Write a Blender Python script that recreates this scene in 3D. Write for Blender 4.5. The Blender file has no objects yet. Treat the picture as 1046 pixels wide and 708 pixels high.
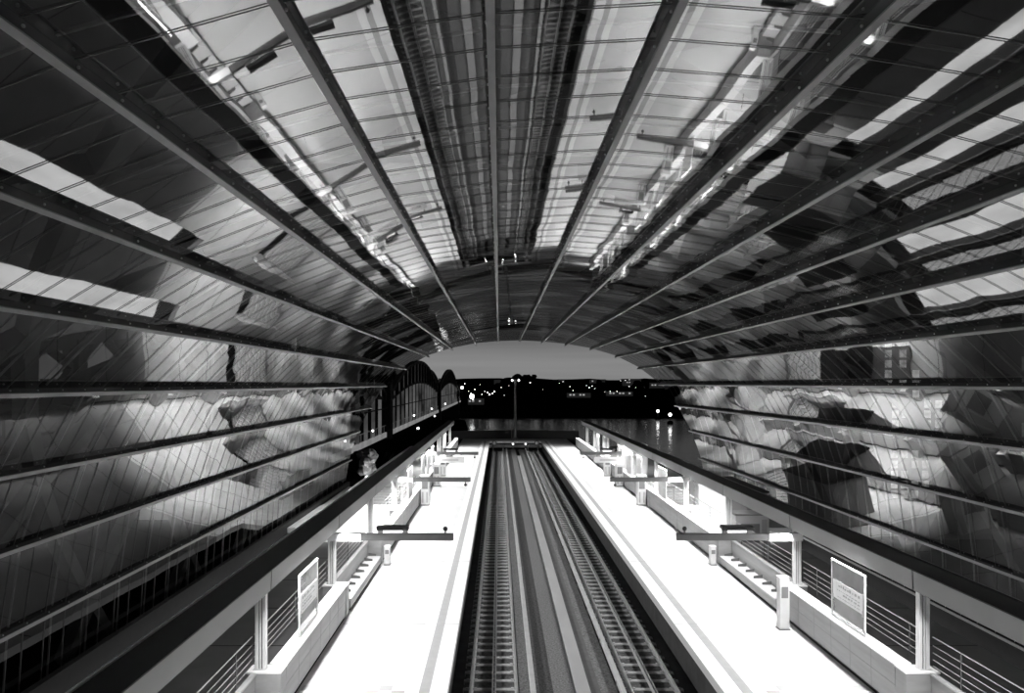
import bpy, bmesh, math, random
from mathutils import Vector
random.seed(7)
C = bpy.context.scene.collection
EYE = 8.5            # eye height above platform level (z = 0)
CX = 4.76            # mirror axis * 2

# ------------------------------------------------------------------ materials
def newmat(name):
    m = bpy.data.materials.new(name); m.use_nodes = True
    nt = m.node_tree
    for n in list(nt.nodes): nt.nodes.remove(n)
    out = nt.nodes.new('ShaderNodeOutputMaterial')
    return m, nt, out
def noise(nt, scale, detail=4, coord='Object', sc=(1, 1, 1)):
    tc = nt.nodes.new('ShaderNodeTexCoord'); mp = nt.nodes.new('ShaderNodeMapping')
    mp.inputs['Scale'].default_value = sc
    n = nt.nodes.new('ShaderNodeTexNoise'); n.inputs['Scale'].default_value = scale; n.inputs['Detail'].default_value = detail
    nt.links.new(tc.outputs[coord], mp.inputs[0]); nt.links.new(mp.outputs[0], n.inputs['Vector'])
    return n
def ramp(nt, src, a, b, p0=0.3, p1=0.7):
    r = nt.nodes.new('ShaderNodeValToRGB')
    r.color_ramp.elements[0].position = p0; r.color_ramp.elements[1].position = p1
    r.color_ramp.elements[0].color = (a, a, a, 1); r.color_ramp.elements[1].color = (b, b, b, 1)
    nt.links.new(src, r.inputs[0]); return r
def mat(name, g, rough=0.6, metal=0.0, var=0.12, scale=3.0, bump=0.0, emit=0.0, sc=(1, 1, 1), spec=0.5):
    m, nt, out = newmat(name)
    p = nt.nodes.new('ShaderNodeBsdfPrincipled'); nt.links.new(p.outputs[0], out.inputs[0])
    n = noise(nt, scale, sc=sc)
    r = ramp(nt, n.outputs[0], g * (1 - var), min(1, g * (1 + var)))
    nt.links.new(r.outputs[0], p.inputs['Base Color'])
    p.inputs['Roughness'].default_value = rough; p.inputs['Metallic'].default_value = metal
    p.inputs['Specular IOR Level'].default_value = spec
    if bump:
        b = nt.nodes.new('ShaderNodeBump'); b.inputs['Strength'].default_value = bump
        nt.links.new(n.outputs[0], b.inputs['Height']); nt.links.new(b.outputs[0], p.inputs['Normal'])
    if emit:
        nt.links.new(r.outputs[0], p.inputs['Emission Color']); p.inputs['Emission Strength'].default_value = emit
    return m

def glass_mat(name, seed, refl=0.38, tint=0.62, amp=0.008, pane=0.0016):
    """partly mirrored, slightly wavy glazing: transparent + glossy"""
    m, nt, out = newmat(name)
    N = nt.nodes.new; L = nt.links.new
    geo = N('ShaderNodeNewGeometry'); tc = N('ShaderNodeTexCoord')
    # long soft ripples
    mp = N('ShaderNodeMapping'); mp.inputs['Scale'].default_value = (0.35, 0.5, 0.35)
    mp.inputs['Location'].default_value = (seed * 3.1, seed * 7.7, 0)
    L(tc.outputs['Object'], mp.inputs[0])
    n1 = N('ShaderNodeTexNoise'); n1.inputs['Scale'].default_value = 1.0; n1.inputs['Detail'].default_value = 2
    L(mp.outputs[0], n1.inputs['Vector'])
    v1 = N('ShaderNodeVectorMath'); v1.operation = 'SUBTRACT'; v1.inputs[1].default_value = (.5, .5, .5)
    L(n1.outputs['Color'], v1.inputs[0])
    v1s = N('ShaderNodeVectorMath'); v1s.operation = 'SCALE'; v1s.inputs['Scale'].default_value = amp * 4
    L(v1.outputs[0], v1s.inputs[0])
    sy = N('ShaderNodeSeparateXYZ'); L(tc.outputs['Object'], sy.inputs[0])
    mr = N('ShaderNodeMapRange'); mr.inputs['From Min'].default_value = 18; mr.inputs['From Max'].default_value = 50
    mr.inputs['To Min'].default_value = amp * 1.6; mr.inputs['To Max'].default_value = amp * 6; L(sy.outputs['Y'], mr.inputs['Value'])
    L(mr.outputs[0], v1s.inputs['Scale'])
    # each pane sits at a hair's different tilt
    sx = N('ShaderNodeSeparateXYZ'); L(tc.outputs['Object'], sx.inputs[0])
    d = N('ShaderNodeMath'); d.operation = 'MULTIPLY_ADD'; d.inputs[1].default_value = 0.5; d.inputs[2].default_value = seed * 13.37 - 0.05
    L(sx.outputs['Y'], d.inputs[0])
    fl = N('ShaderNodeMath'); fl.operation = 'FLOOR'; L(d.outputs[0], fl.inputs[0])
    wn = N('ShaderNodeTexWhiteNoise'); wn.noise_dimensions = '1D'; L(fl.outputs[0], wn.inputs['W'])
    v2 = N('ShaderNodeVectorMath'); v2.operation = 'SUBTRACT'; v2.inputs[1].default_value = (.5, .5, .5)
    L(wn.outputs['Color'], v2.inputs[0])
    v2s = N('ShaderNodeVectorMath'); v2s.operation = 'SCALE'; v2s.inputs['Scale'].default_value = pane
    L(v2.outputs[0], v2s.inputs[0])
    a = N('ShaderNodeVectorMath'); a.operation = 'ADD'; L(v1s.outputs[0], a.inputs[0]); L(v2s.outputs[0], a.inputs[1])
    b = N('ShaderNodeVectorMath'); b.operation = 'ADD'; L(geo.outputs['Normal'], b.inputs[0]); L(a.outputs[0], b.inputs[1])
    nn = N('ShaderNodeVectorMath'); nn.operation = 'NORMALIZE'; L(b.outputs[0], nn.inputs[0])
    gl = N('ShaderNodeBsdfGlossy'); gl.inputs['Roughness'].default_value = 0.02
    gl.inputs['Color'].default_value = (0.95, 0.95, 0.95, 1); L(nn.outputs[0], gl.inputs['Normal'])
    tr = N('ShaderNodeBsdfTransparent'); tr.inputs['Color'].default_value = (tint, tint, tint, 1)
    lw = N('ShaderNodeLayerWeight'); lw.inputs['Blend'].default_value = 0.5
    pw = N('ShaderNodeMath'); pw.operation = 'POWER'; pw.inputs[1].default_value = 4.5; L(lw.outputs['Facing'], pw.inputs[0])
    ma = N('ShaderNodeMath'); ma.operation = 'MULTIPLY_ADD'; ma.inputs[1].default_value = 0.75 - refl; ma.inputs[2].default_value = refl
    L(pw.outputs[0], ma.inputs[0])
    mx = N('ShaderNodeMixShader'); L(ma.outputs[0], mx.inputs[0]); L(tr.outputs[0], mx.inputs[1]); L(gl.outputs[0], mx.inputs[2])
    L(mx.outputs[0], out.inputs[0])
    return m

M = {}
M['platform'] = mat('pale_platform_paving', 0.54, 0.55, var=0.05, scale=0.6)
M['white_paint'] = mat('white_paint', 0.88, 0.5, var=0.03)
M['grey_strip'] = mat('grey_guidance_paving', 0.36, 0.6, var=0.06)
M['pale_tile'] = mat('pale_tile', 0.36, 0.6, var=0.05)
M['pit'] = mat('dark_pit_concrete', 0.025, 0.9, var=0.4, scale=2)
M['concrete'] = mat('wall_concrete', 0.26, 0.6, var=0.14, scale=1.5, sc=(1, 0.25, 3), bump=0.05)
M['wall_top'] = mat('pale_coping', 0.72, 0.45, var=0.05)
M['aisle_near'] = mat('aisle_paving_shaded', 0.13, 0.5, var=0.15, scale=0.8)  # same paving, weaker light of the near aisle put into the colour
M['added_glow'] = mat('added_glow_surface', 0.9, 0.4, var=0.25, scale=0.9, sc=(1, .25, 1), emit=1.2)  # glow for the added strip that brightens the glass reflections
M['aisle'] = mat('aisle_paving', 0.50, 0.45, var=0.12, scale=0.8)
M['joint'] = mat('dark_joint', 0.02, 0.8)
M['rib_grey'] = mat('rib_flange_steel', 0.30, 0.5, var=0.06)
M['rib_black'] = mat('rib_web_black', 0.012, 0.5, var=0.3)
M['bolt'] = mat('bolt_steel', 0.7, 0.3, 0.6)
M['wire'] = mat('wire_steel', 0.16, 0.4, 0.3)
M['bar'] = mat('glazing_bar', 0.42, 0.5)
M['fascia'] = mat('fascia_grey', 0.17, 0.5, var=0.05, scale=0.8)
M['black'] = mat('black_sheet', 0.006, 0.6, var=0.3, spec=0.2)
M['post'] = mat('post_white_metal', 0.62, 0.35, var=0.04)
M['steel'] = mat('brushed_steel', 0.5, 0.35, 0.5, var=0.1)
M['arm'] = mat('arm_dark_steel', 0.10, 0.45, var=0.1)
M['rail'] = mat('rail_steel', 0.75, 0.28, 0.8, var=0.1, scale=4)
M['sleeper'] = mat('concrete_sleeper', 0.33, 0.8, var=0.25, scale=6)
M['ballast'] = mat('dark_ballast', 0.05, 0.95, var=0.75, scale=14, bump=0.9)
M['gravel'] = mat('track_gravel', 0.115, 0.95, var=0.55, scale=16, bump=0.7)
M['duct'] = mat('duct_concrete', 0.33, 0.7, var=0.08, scale=1, sc=(1, .3, 1))
M['duct_dark'] = mat('duct_concrete_dark', 0.075, 0.8, var=0.15)
M['third'] = mat('third_rail_cover', 0.38, 0.5, var=0.08)
M['lattice'] = mat('lattice_steel', 0.16, 0.6, var=0.1)
M['lamp'] = mat('lamp_white', 1.0, 0.4, var=0.0, emit=6)
M['lamp_soft'] = mat('lamp_soft', 1.0, 0.4, var=0.0, emit=1.6)
M['lit_window'] = mat('lit_window', 0.9, 0.4, var=0.6, scale=2.2, emit=0.45)
M['dim_window'] = mat('dim_window', 0.5, 0.4, var=0.3, emit=0.05)
M['tower'] = mat('tower_facade', 0.07, 0.7, var=0.1, emit=0.12)
M['truss'] = mat('bridge_steel', 0.02, 0.6, var=0.3, emit=0.02, spec=.1)
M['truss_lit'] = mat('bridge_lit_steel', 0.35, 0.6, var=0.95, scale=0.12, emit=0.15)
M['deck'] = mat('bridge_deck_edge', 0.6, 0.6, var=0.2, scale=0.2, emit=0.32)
M['land'] = mat('dark_land', 0.006, 0.95, var=0.5, scale=0.02, spec=0.0)
M['tree'] = mat('dark_foliage', 0.01, 0.95, var=0.6, scale=0.4, spec=0.0)
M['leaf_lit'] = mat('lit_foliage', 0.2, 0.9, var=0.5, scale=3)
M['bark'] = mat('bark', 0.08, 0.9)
M['town'] = mat('town_wall', 0.10, 0.9, var=0.3, emit=0.12)
M['poster'] = mat('poster_paper', 0.85, 0.5, var=0.05)
M['print'] = mat('poster_print', 0.42, 0.6)
M['board_dark'] = mat('poster_head_dark', 0.14, 0.5)
M['screen'] = mat('screen_black', 0.01, 0.3)
M['seat'] = mat('seat_pale', 0.36, 0.5, var=0.1, scale=1)
M['frost'] = mat('frosted_glass', 0.6, 0.4, var=0.3, scale=.6, emit=0.1)

m, nt, out = newmat('river_water')
p = nt.nodes.new('ShaderNodeBsdfPrincipled'); nt.links.new(p.outputs[0], out.inputs[0])
p.inputs['Base Color'].default_value = (.06, .06, .06, 1); p.inputs['Roughness'].default_value = 0.13; p.inputs['IOR'].default_value = 1.45
n = noise(nt, 0.35, 5, sc=(1, 0.35, 1)); b = nt.nodes.new('ShaderNodeBump'); b.inputs['Strength'].default_value = 0.10; b.inputs['Distance'].default_value = 1.0
nt.links.new(n.outputs[0], b.inputs['Height']); nt.links.new(b.outputs[0], p.inputs['Normal'])
M['water'] = m
# clear display glass
m, nt, out = newmat('clear_sheet')
tr = nt.nodes.new('ShaderNodeBsdfTransparent'); df = nt.nodes.new('ShaderNodeBsdfDiffuse'); df.inputs[0].default_value = (.7, .7, .7, 1)
mx = nt.nodes.new('ShaderNodeMixShader'); n = noise(nt, 1.0); r = ramp(nt, n.outputs[0], .28, .42)
nt.links.new(r.outputs[0], mx.inputs[0]); nt.links.new(tr.outputs[0], mx.inputs[1]); nt.links.new(df.outputs[0], mx.inputs[2]); nt.links.new(mx.outputs[0], out.inputs[0])
M['sheet'] = m

# ------------------------------------------------------------------ mesh helpers
class MB:
    def __init__(s): s.v = []; s.f = []; s.m = []
    def quad(s, pts, mi=0):
        i = len(s.v); s.v += [tuple(p) for p in pts]; s.f.append(tuple(range(i, i + len(pts)))); s.m.append(mi); return s
    def box(s, x0, x1, y0, y1, z0, z1, mi=0):
        i = len(s.v)
        s.v += [(x0, y0, z0), (x1, y0, z0), (x1, y1, z0), (x0, y1, z0), (x0, y0, z1), (x1, y0, z1), (x1, y1, z1), (x0, y1, z1)]
        for f in ((0, 3, 2, 1), (4, 5, 6, 7), (0, 1, 5, 4), (1, 2, 6, 5), (2, 3, 7, 6), (3, 0, 4, 7)):
            s.f.append(tuple(i + k for k in f)); s.m.append(mi)
        return s
    def prism(s, prof, y0, y1, mi=0):       # (x,z) profile swept along y
        n = len(prof); i = len(s.v)
        s.v += [(x, y0, z) for x, z in prof] + [(x, y1, z) for x, z in prof]
        for k in range(n):
            s.f.append((i + k, i + (k + 1) % n, i + n + (k + 1) % n, i + n + k)); s.m.append(mi)
        s.f.append(tuple(i + k for k in reversed(range(n)))); s.m.append(mi)
        s.f.append(tuple(i + n + k for k in range(n))); s.m.append(mi)
        return s
    def bar(s, a, b, w, h=None, up=(0, 0, 1), mi=0, sides=4, w2=None):
        a = Vector(a); b = Vector(b); h = h or w; d = (b - a).normalized(); u = Vector(up)
        if abs(d.dot(u)) > .98: u = Vector((0, 1, 0)) if abs(d.y) < .9 else Vector((1, 0, 0))
        r = d.cross(u).normalized(); u = r.cross(d).normalized(); i = len(s.v)
        k2 = (w2 / w) if w2 else 1
        for P, k in ((a, 1), (b, k2)):
            for q in range(sides):
                if sides == 4:
                    cx, cy = ((-1, -1), (1, -1), (1, 1), (-1, 1))[q]
                else:
                    cx, cy = math.cos(2 * math.pi * q / sides), math.sin(2 * math.pi * q / sides)
                s.v.append(tuple(P + r * cx * w * k / 2 + u * cy * h * k / 2))
        for q in range(sides):
            s.f.append((i + q, i + (q + 1) % sides, i + sides + (q + 1) % sides, i + sides + q)); s.m.append(mi)
        s.f.append(tuple(i + q for q in reversed(range(sides)))); s.m.append(mi)
        s.f.append(tuple(i + sides + q for q in range(sides))); s.m.append(mi)
        return s
    def ball(s, c, r, mi=0, seg=8, ring=5, sz=1.0, jit=0.0):
        i = len(s.v); s.v.append((c[0], c[1], c[2] + r * sz))
        for a in range(1, ring):
            th = math.pi * a / ring
            for b_ in range(seg):
                ph = 2 * math.pi * b_ / seg; rr = r * (1 + random.uniform(-jit, jit))
                s.v.append((c[0] + rr * math.sin(th) * math.cos(ph), c[1] + rr * math.sin(th) * math.sin(ph), c[2] + rr * sz * math.cos(th)))
        s.v.append((c[0], c[1], c[2] - r * sz)); last = len(s.v) - 1
        for b_ in range(seg):
            s.f.append((i, i + 1 + b_, i + 1 + (b_ + 1) % seg)); s.m.append(mi)
            for a in range(ring - 2):
                p0 = i + 1 + a * seg
                s.f.append((p0 + b_, p0 + seg + b_, p0 + seg + (b_ + 1) % seg, p0 + (b_ + 1) % seg)); s.m.append(mi)
            p0 = i + 1 + (ring - 2) * seg
            s.f.append((last, p0 + (b_ + 1) % seg, p0 + b_)); s.m.append(mi)
        return s
    def build(s, name, mats, parent=None, loc=None, bevel=0, smooth=False):
        me = bpy.data.meshes.new(name); me.from_pydata(s.v, [], s.f)
        if not isinstance(mats, (list, tuple)): mats = [mats]
        for mm in mats: me.materials.append(mm)
        for i, pf in enumerate(me.polygons): pf.material_index = s.m[i]; pf.use_smooth = smooth
        me.update()
        o = bpy.data.objects.new(name, me); C.objects.link(o)
        if parent: o.parent = parent
        if loc: o.location = loc
        if bevel:
            md = o.modifiers.new('bevel', 'BEVEL'); md.width = bevel; md.segments = 2; md.limit_method = 'ANGLE'
        return o
def tag(o, label=None, cat=None, group=None, kind=None):
    if label: o['label'] = label
    if cat: o['category'] = cat
    if group: o['group'] = group
    if kind: o['kind'] = kind
    return o
def empty(name, loc=(0, 0, 0)):
    o = bpy.data.objects.new(name, None); o.empty_display_size = 0.3; o.location = loc; C.objects.link(o); return o
def dup(o, loc):
    c = o.copy(); C.objects.link(c); c.location = loc
    for ch in o.children:
        d = ch.copy(); C.objects.link(d); d.parent = c
        for g in ch.children:
            e = g.copy(); C.objects.link(e); e.parent = d
    return c
ORD = ['first', 'second', 'third', 'fourth', 'fifth', 'sixth', 'seventh', 'eighth', 'ninth', 'tenth', 'eleventh', 'twelfth']
def mirX(side, x): return x if side > 0 else CX - x       # x given for the right-hand side
SIDE = {1: 'right', -1: 'left'}

# ------------------------------------------------------------------ roof cross-section (x, height above eye)
LEFT = [(-.13, 4.66), (-2.47, 4.31), (-4.82, 3.65), (-7.0, 2.80), (-9.1, 1.52), (-10.75, -.13), (-11.8, -2.13), (-12.5, -4.2), (-12.85, -6.5), (-13.0, -8.7)]
RIGHT = [(2.21, 4.79), (4.62, 4.60), (6.98, 4.22), (9.28, 3.62), (11.45, 2.75), (13.55, 1.6), (15.2, .0), (16.3, -1.95), (17.0, -4.15), (17.3, -6.4), (17.4, -8.7)]
PTS = list(reversed(LEFT)) + RIGHT
def yend(h):
    T = [(-9, 64), (-6.4, 65.5), (-4.2, 67.5), (-2, 70), (0, 72), (1.5, 74), (2.8, 75), (3.6, 77.5), (4.3, 81), (4.8, 84.5)]
    if h <= T[0][0]: return T[0][1]
    for (a, ya), (b_, yb) in zip(T, T[1:]):
        if h <= b_: return ya + (yb - ya) * (h - a) / (b_ - a)
    return T[-1][1]
Y0 = -3.0
NP = len(PTS)
centre = Vector((2.3, 0, EYE - 4))
for i in range(NP - 1):
    (xa, ha), (xb, hb) = PTS[i], PTS[i + 1]
    ea, eb = yend(ha), yend(hb)
    g = glass_mat('mirrored_glazing_%d' % i, i + 1)
    mb = MB(); za, zb = ha + EYE, hb + EYE
    mb.quad([(xa, Y0, za), (xa, ea, za), (xb, eb, zb), (xb, Y0, zb)])
    w = mb.build('window_%d' % (i + 1), g); tag(w, kind='structure')
    # glazing bars every 2 m, wires every 1 m, hung just inside the glass
    mid = Vector(((xa + xb) / 2, 0, (za + zb) / 2)); tdir = Vector((xb - xa, 0, zb - za)).normalized()
    nrm = Vector((-tdir.z, 0, tdir.x))
    if nrm.dot(centre - mid) < 0: nrm = -nrm
    A = Vector((xa, 0, za)) - nrm * .03; B = Vector((xb, 0, zb)) - nrm * .03
    bar0 = MB().bar(A + tdir * .12, B - tdir * .12, .045, .04, up=nrm).build('glazing_bar', M['bar'], w)
    A2 = A + nrm * .045; B2 = B + nrm * .045
    wire0 = MB().bar(A2, B2, .011, .011, up=nrm).build('tension_wire', M['wire'], w)
    yb_ = 4.15; first = True
    while yb_ < min(ea, eb) - .5:
        o = bar0 if first else bar0.copy()
        if not first: C.objects.link(o)
        o.location = (0, yb_, 0); first = False; yb_ += 1.98
    yb_ = 4.6; first = True
    while yb_ < 46:
        o = wire0 if first else wire0.copy()
        if not first: C.objects.link(o)
        o.location = (0, yb_, 0); first = False; yb_ += 1.0
nl = len(LEFT)
for i, (x, h) in enumerate(PTS):
    z = h + EYE
    pa = PTS[max(i - 1, 0)]; pb = PTS[min(i + 1, NP - 1)]
    t = Vector((pb[0] - pa[0], 0, pb[1] - pa[1])).normalized(); nn_ = Vector((-t.z, 0, t.x))
    if nn_.dot(centre - Vector((x, 0, z))) < 0: nn_ = -nn_
    ye = yend(h) + .15
    side_i = nl - 1 - i if i < nl else i - nl
    if i < nl: lab = 'long roof rib, %s one left of the crown of the vault' % ORD[side_i] if side_i else 'long roof rib hanging just left of the crown, above the left track'
    else: lab = 'long roof rib, %s one right of the crown of the vault' % ORD[side_i] if side_i else 'long roof rib along the crown of the vault above the track centre'
    r = empty('roof_rib', (x, Y0, z)); tag(r, 'grey and black ' + lab, 'roof rib', 'long ribs of the glass vault')
    P = Vector((0, 0, 0))
    web = MB(); L_ = ye - Y0
    c0 = P - nn_ * .02; c1 = P + nn_ * .20
    def prof(a, b_, w_):
        return [tuple((a - t * w_ / 2))[::2], tuple((a + t * w_ / 2))[::2], tuple((b_ + t * w_ / 2))[::2], tuple((b_ - t * w_ / 2))[::2]]
    web.prism(prof(c0, c1, .07), 0, L_)
    yy = 4.6 - Y0
    sgn = 1 if (Vector((-x, 0, EYE - z)).dot(t) > 0) else -1
    while yy < min(L_ - 1, 40):
        q = c0 + nn_ * .13 + t * sgn * .05
        web.ball((q.x, yy, q.z), .022, mi=1, seg=6, ring=4); yy += 1.0
    web.build('web', [M['rib_black'], M['bolt']], r)
    MB().prism(prof(c1, c1 + nn_ * .03, .11), 0, L_).build('flange', M['rib_grey'], r)

# outer steel lattice that carries the glass
lat = empty('steel_lattice', (2.3, 30, 0)); tag(lat, 'crossed diagonal steel beams of the lattice arching over the glass vault', 'lattice')
S = [0]
for a, b_ in zip(PTS, PTS[1:]): S.append(S[-1] + math.hypot(b_[0] - a[0], b_[1] - a[1]))
tot = S[-1]
def onarc(s_, off):
    s_ = max(0, min(tot - 1e-4, s_))
    for i in range(NP - 1):
        if s_ <= S[i + 1]:
            k = (s_ - S[i]) / (S[i + 1] - S[i]); (xa, ha), (xb, hb) = PTS[i], PTS[i + 1]
            x = xa + (xb - xa) * k; z = ha + (hb - ha) * k + EYE
            v = Vector((x - centre.x, 0, z - centre.z)); v = v.normalized()
            return Vector((x, 0, z)) + v * off
for dr in (1, -1):
    for k in range(-5, 11):
        mb = MB(); pts = []
        for q in range(0, 25):
            s_ = tot * q / 24; y = k * 8.3 + (s_ if dr > 0 else tot - s_) * 0.95
            pnt = onarc(s_, 1.3); pnt.y = y
            if y > yend(pnt.z - EYE) - 1 or y < 0: continue
            pts.append(pnt)
        if len(pts) < 3: continue
        for a, b_ in zip(pts, pts[1:]):
            mb.bar(a - lat.location, b_ - lat.location, .42, .42, up=(0, 1, 0))
        mb.build('diagonal_beam', M['lattice'], lat)

# ------------------------------------------------------------------ ground inside the hall
for sd in (1, -1):
    xe, xo = mirX(sd, 6.2), mirX(sd, 10.35)
    a, b_ = sorted((xe, xo))
    f = MB().box(a, b_, 6, 113, -.30, 0).build('platform', M['platform'])
    tag(f, 'pale paved %s platform beside the tracks' % SIDE[sd], 'platform', kind='structure')
    def strip(name, x0, x1, mm, z=0.004, y0=6, y1=113, hgt=.004):
        a, b_ = sorted((mirX(sd, x0), mirX(sd, x1)))
        return MB().box(a, b_, y0, y1, z - hgt, z).build(name, mm, f)
    strip('edge_strip', 6.19, 6.68, M['white_paint'])
    strip('guidance_strip', 6.68, 6.98, M['grey_strip'])
    strip('white_line', 6.98, 7.36, M['white_paint'])
    for q, yj in enumerate((27.0, 36.5, 46, 56, 66, 78, 92)):
        strip('joint_line', 6.2, 10.3, M['pale_tile'], z=.009, y0=yj, y1=yj + .05)
    # chequered tactile tiles near the front
    tl = MB()
    for i in range(8):
        for j in range(3):
            if (i + j) % 2 == 0 and j < 3:
                a, b_ = sorted((mirX(sd, 7.38 + i * .36), mirX(sd, 7.38 + i * .36 + .36)))
                tl.box(a, b_, 20.4 + j * .36, 20.4 + j * .36 + .36, .004, .010)
    tl.build('tactile_tiles', M['white_paint'], f)
    tl = MB()
    for i in range(8):
        for j in range(3):
            if (i + j) % 2 == 1:
                a, b_ = sorted((mirX(sd, 7.38 + i * .36), mirX(sd, 7.38 + i * .36 + .36)))
                tl.box(a, b_, 20.4 + j * .36, 20.4 + j * .36 + .36, .004, .010)
    tl.build('tactile_tiles', M['pale_tile'], f)
    # pit wall under the platform edge
    a, b_ = sorted((mirX(sd, 6.28), mirX(sd, 6.4)))
    pw = MB().box(a, b_, 6, 113, -1.25, -.30).build('trim_%d' % (1 if sd > 0 else 2), M['pit']); tag(pw, kind='structure')
# end cross platform
cross = MB().box(-5.59, 10.35, 113, 117.8, -.30, 0).build('platform_end', M['white_paint']); tag(cross, 'pale cross platform behind the buffer stops', 'platform', kind='structure')
# track bed
bed = MB().box(-1.6, 6.36, 4, 113, -1.45, -1.25).build('track_bed', M['pit']); tag(bed, 'dark track bed between the platforms', 'track bed', kind='structure')
def flat(name, x0, x1, z, mm, lab, cat, y0=6, y1=111, th=.12, kind='structure'):
    o = MB().box(x0, x1, y0, y1, z - th, z).build(name, mm); tag(o, lab, cat, kind=kind); return o
flat('ballast', .60, 1.25, -1.02, M['gravel'], 'strip of pale gravel beside the left conductor rail', 'gravel', kind='stuff', th=.2)
flat('ballast', 1.25, 1.68, -1.06, M['ballast'], 'dark strip of gravel running between the tracks', 'gravel', kind='stuff', th=.2)
flat('ballast', 1.68, 2.32, -1.0, M['gravel'], 'strip of gravel left of the concrete cable duct', 'gravel', kind='stuff', th=.2)
cd = flat('cable_duct', 2.36, 2.80, -.93, M['duct'], 'long pale concrete cable duct cover between the tracks', 'cable duct', y1=100, th=.3, kind=None)
flat('track_slab', 2.80, 3.14, -1.02, M['duct_dark'], 'smooth grey strip right of the cable duct', 'track slab', kind='structure', th=.2)
flat('ballast', 3.14, 3.66, -1.03, M['gravel'], 'strip of gravel beside the right conductor rail', 'gravel', kind='stuff', th=.2)
for cx_, nm in ((-.165, 'left'), (4.83, 'right')):
    flat('ballast', cx_ - .95, cx_ + .95, -1.17, M['ballast'], 'dark ballast under the %s track' % nm, 'ballast', kind='stuff', th=.1)
    # running rails
    for s_, q in ((-1, 'left'), (1, 'right')):
        x = cx_ + s_ * .7175
        pr = [(x - .07, -1.15), (x + .07, -1.15), (x + .07, -1.135), (x + .012, -1.12), (x + .012, -1.04), (x + .036, -1.03), (x + .036, -.995), (x + .03, -.99), (x - .03, -.99), (x - .036, -.995), (x - .036, -1.03), (x - .012, -1.04), (x - .012, -1.12), (x - .07, -1.135)]
        o = MB().prism([(a - x, b_ + 1.15) for a, b_ in pr], 0, 104).build('rail', M['rail'], loc=(x, 6, -1.15)); tag(o, '%s running rail of the %s track, thin steel line' % (q, nm), 'rail', 'running rails')
    # centre cable trough
    g = empty('centre_rail', (cx_, 6, -1.13)); tag(g, 'bright ladder-like guard rail along the middle of the %s track' % nm, 'guard rail')
    for xx in (-.045, .045):
        MB().box(xx - .022, xx + .022, 0, 102, 0, .12).build('guard_bar', M['steel'], g)
    sp0 = MB().box(-.023, .023, 0, .10, .02, .10).build('spacer', M['sleeper'], g); sp0.location = (0, 9.2, 0)
    for k in range(1, 100):
        c = sp0.copy(); C.objects.link(c); c.location = (0, 9.2 + k * .35, 0)
    mb = MB()
    for k in range(100, 264): mb.box(-.023, .023, 9.2 + k * .35, 9.3 + k * .35, .02, .10)
    tag(mb.build('spacer_row', M['sleeper'], g), kind='stuff')
    # sleepers
    sl = MB().box(-.98, .98, -.085, .085, -.16, -.0)
    for sx in (-.7175, .7175):
        for q in (-1, 1): sl.box(sx + q * .13 - .05, sx + q * .13 + .05, -.05, .05, 0, .04)
    s0 = sl.build('sleeper', M['sleeper'], loc=(cx_, 15.0, -1.13), bevel=.015)
    tag(s0, 'pale concrete sleeper crossing under the rails of the %s track' % nm, 'sleeper', 'sleepers of the %s track' % nm)
    for k in range(1, 134):
        c = s0.copy(); C.objects.link(c); c.location = (cx_, 15.0 + k * .70, -1.13)
    # third rail with cover
    xt = 1.04 if cx_ < 1 else 3.78
    g = empty('conductor_rail', (xt, 6, -1.05)); tag(g, 'grey covered conductor rail beside the %s track' % nm, 'conductor rail')
    MB().prism([(-.07, .22), (.07, .22), (.085, .19), (.085, .08), (.07, .08), (.07, .18), (-.07, .18), (-.07, .08), (-.085, .08), (-.085, .19)], 0, 104).build('cover', M['third'], g)
    MB().box(-.035, .035, 0, 104, .04, .12).build('conductor', M['rail'], g)
    mb = MB()
    for k in range(26): mb.box(-.10, .10, 2 + k * 4, 2.12 + k * 4, -.1, .18)
    mb.build('brackets', M['arm'], g)
    # buffer stop
    g = empty('buffer_stop', (cx_, 109.5, -1.1)); tag(g, 'buffer stop with round plates at the end of the %s track' % nm, 'buffer stop')
    MB().box(-1.0, 1.0, 0, .35, .45, .75).build('beam', M['arm'], g, bevel=.03)
    for q in (-.72, .72):
        MB().bar((q, .2, 0), (q, .2, .6), .16).build('upright', M['arm'], g)
        MB().bar((q, .3, .6), (q, 2.4, .05), .12).build('stay', M['arm'], g)
    sgn = -1 if cx_ < 1 else 1
    MB().bar((sgn * .55, -.05, 1.1), (sgn * .55, -.18, 1.1), .75, .75, sides=14).build('buffer_plate', M['duct_dark'], g)
    MB().bar((sgn * .55, -.18, 1.1), (sgn * .55, -.2, 1.1), .45, .45, sides=12).build('plate_disc', M['steel'], g)
    MB().box(sgn * .55 - .05, sgn * .55 + .05, .0, .1, .8, 1.2).build('bracket', M['arm'], g)
for x, nm in ((2.0, 'left'), (3.85, 'right')):
    g = empty('signal_lamp', (x, 111.5, -1.25)); tag(g, 'small white signal lamp, %s of the two between the buffer stops' % nm, 'lamp')
    MB().bar((0, 0, 0), (0, 0, .9), .08).build('stem', M['arm'], g)
    MB().bar((0, -.1, .95), (0, .1, .95), .34, .34, sides=10).build('housing', M['arm'], g)
    MB().ball((0, -.12, .95), .11).build('lens', M['lamp'], g)

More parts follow.
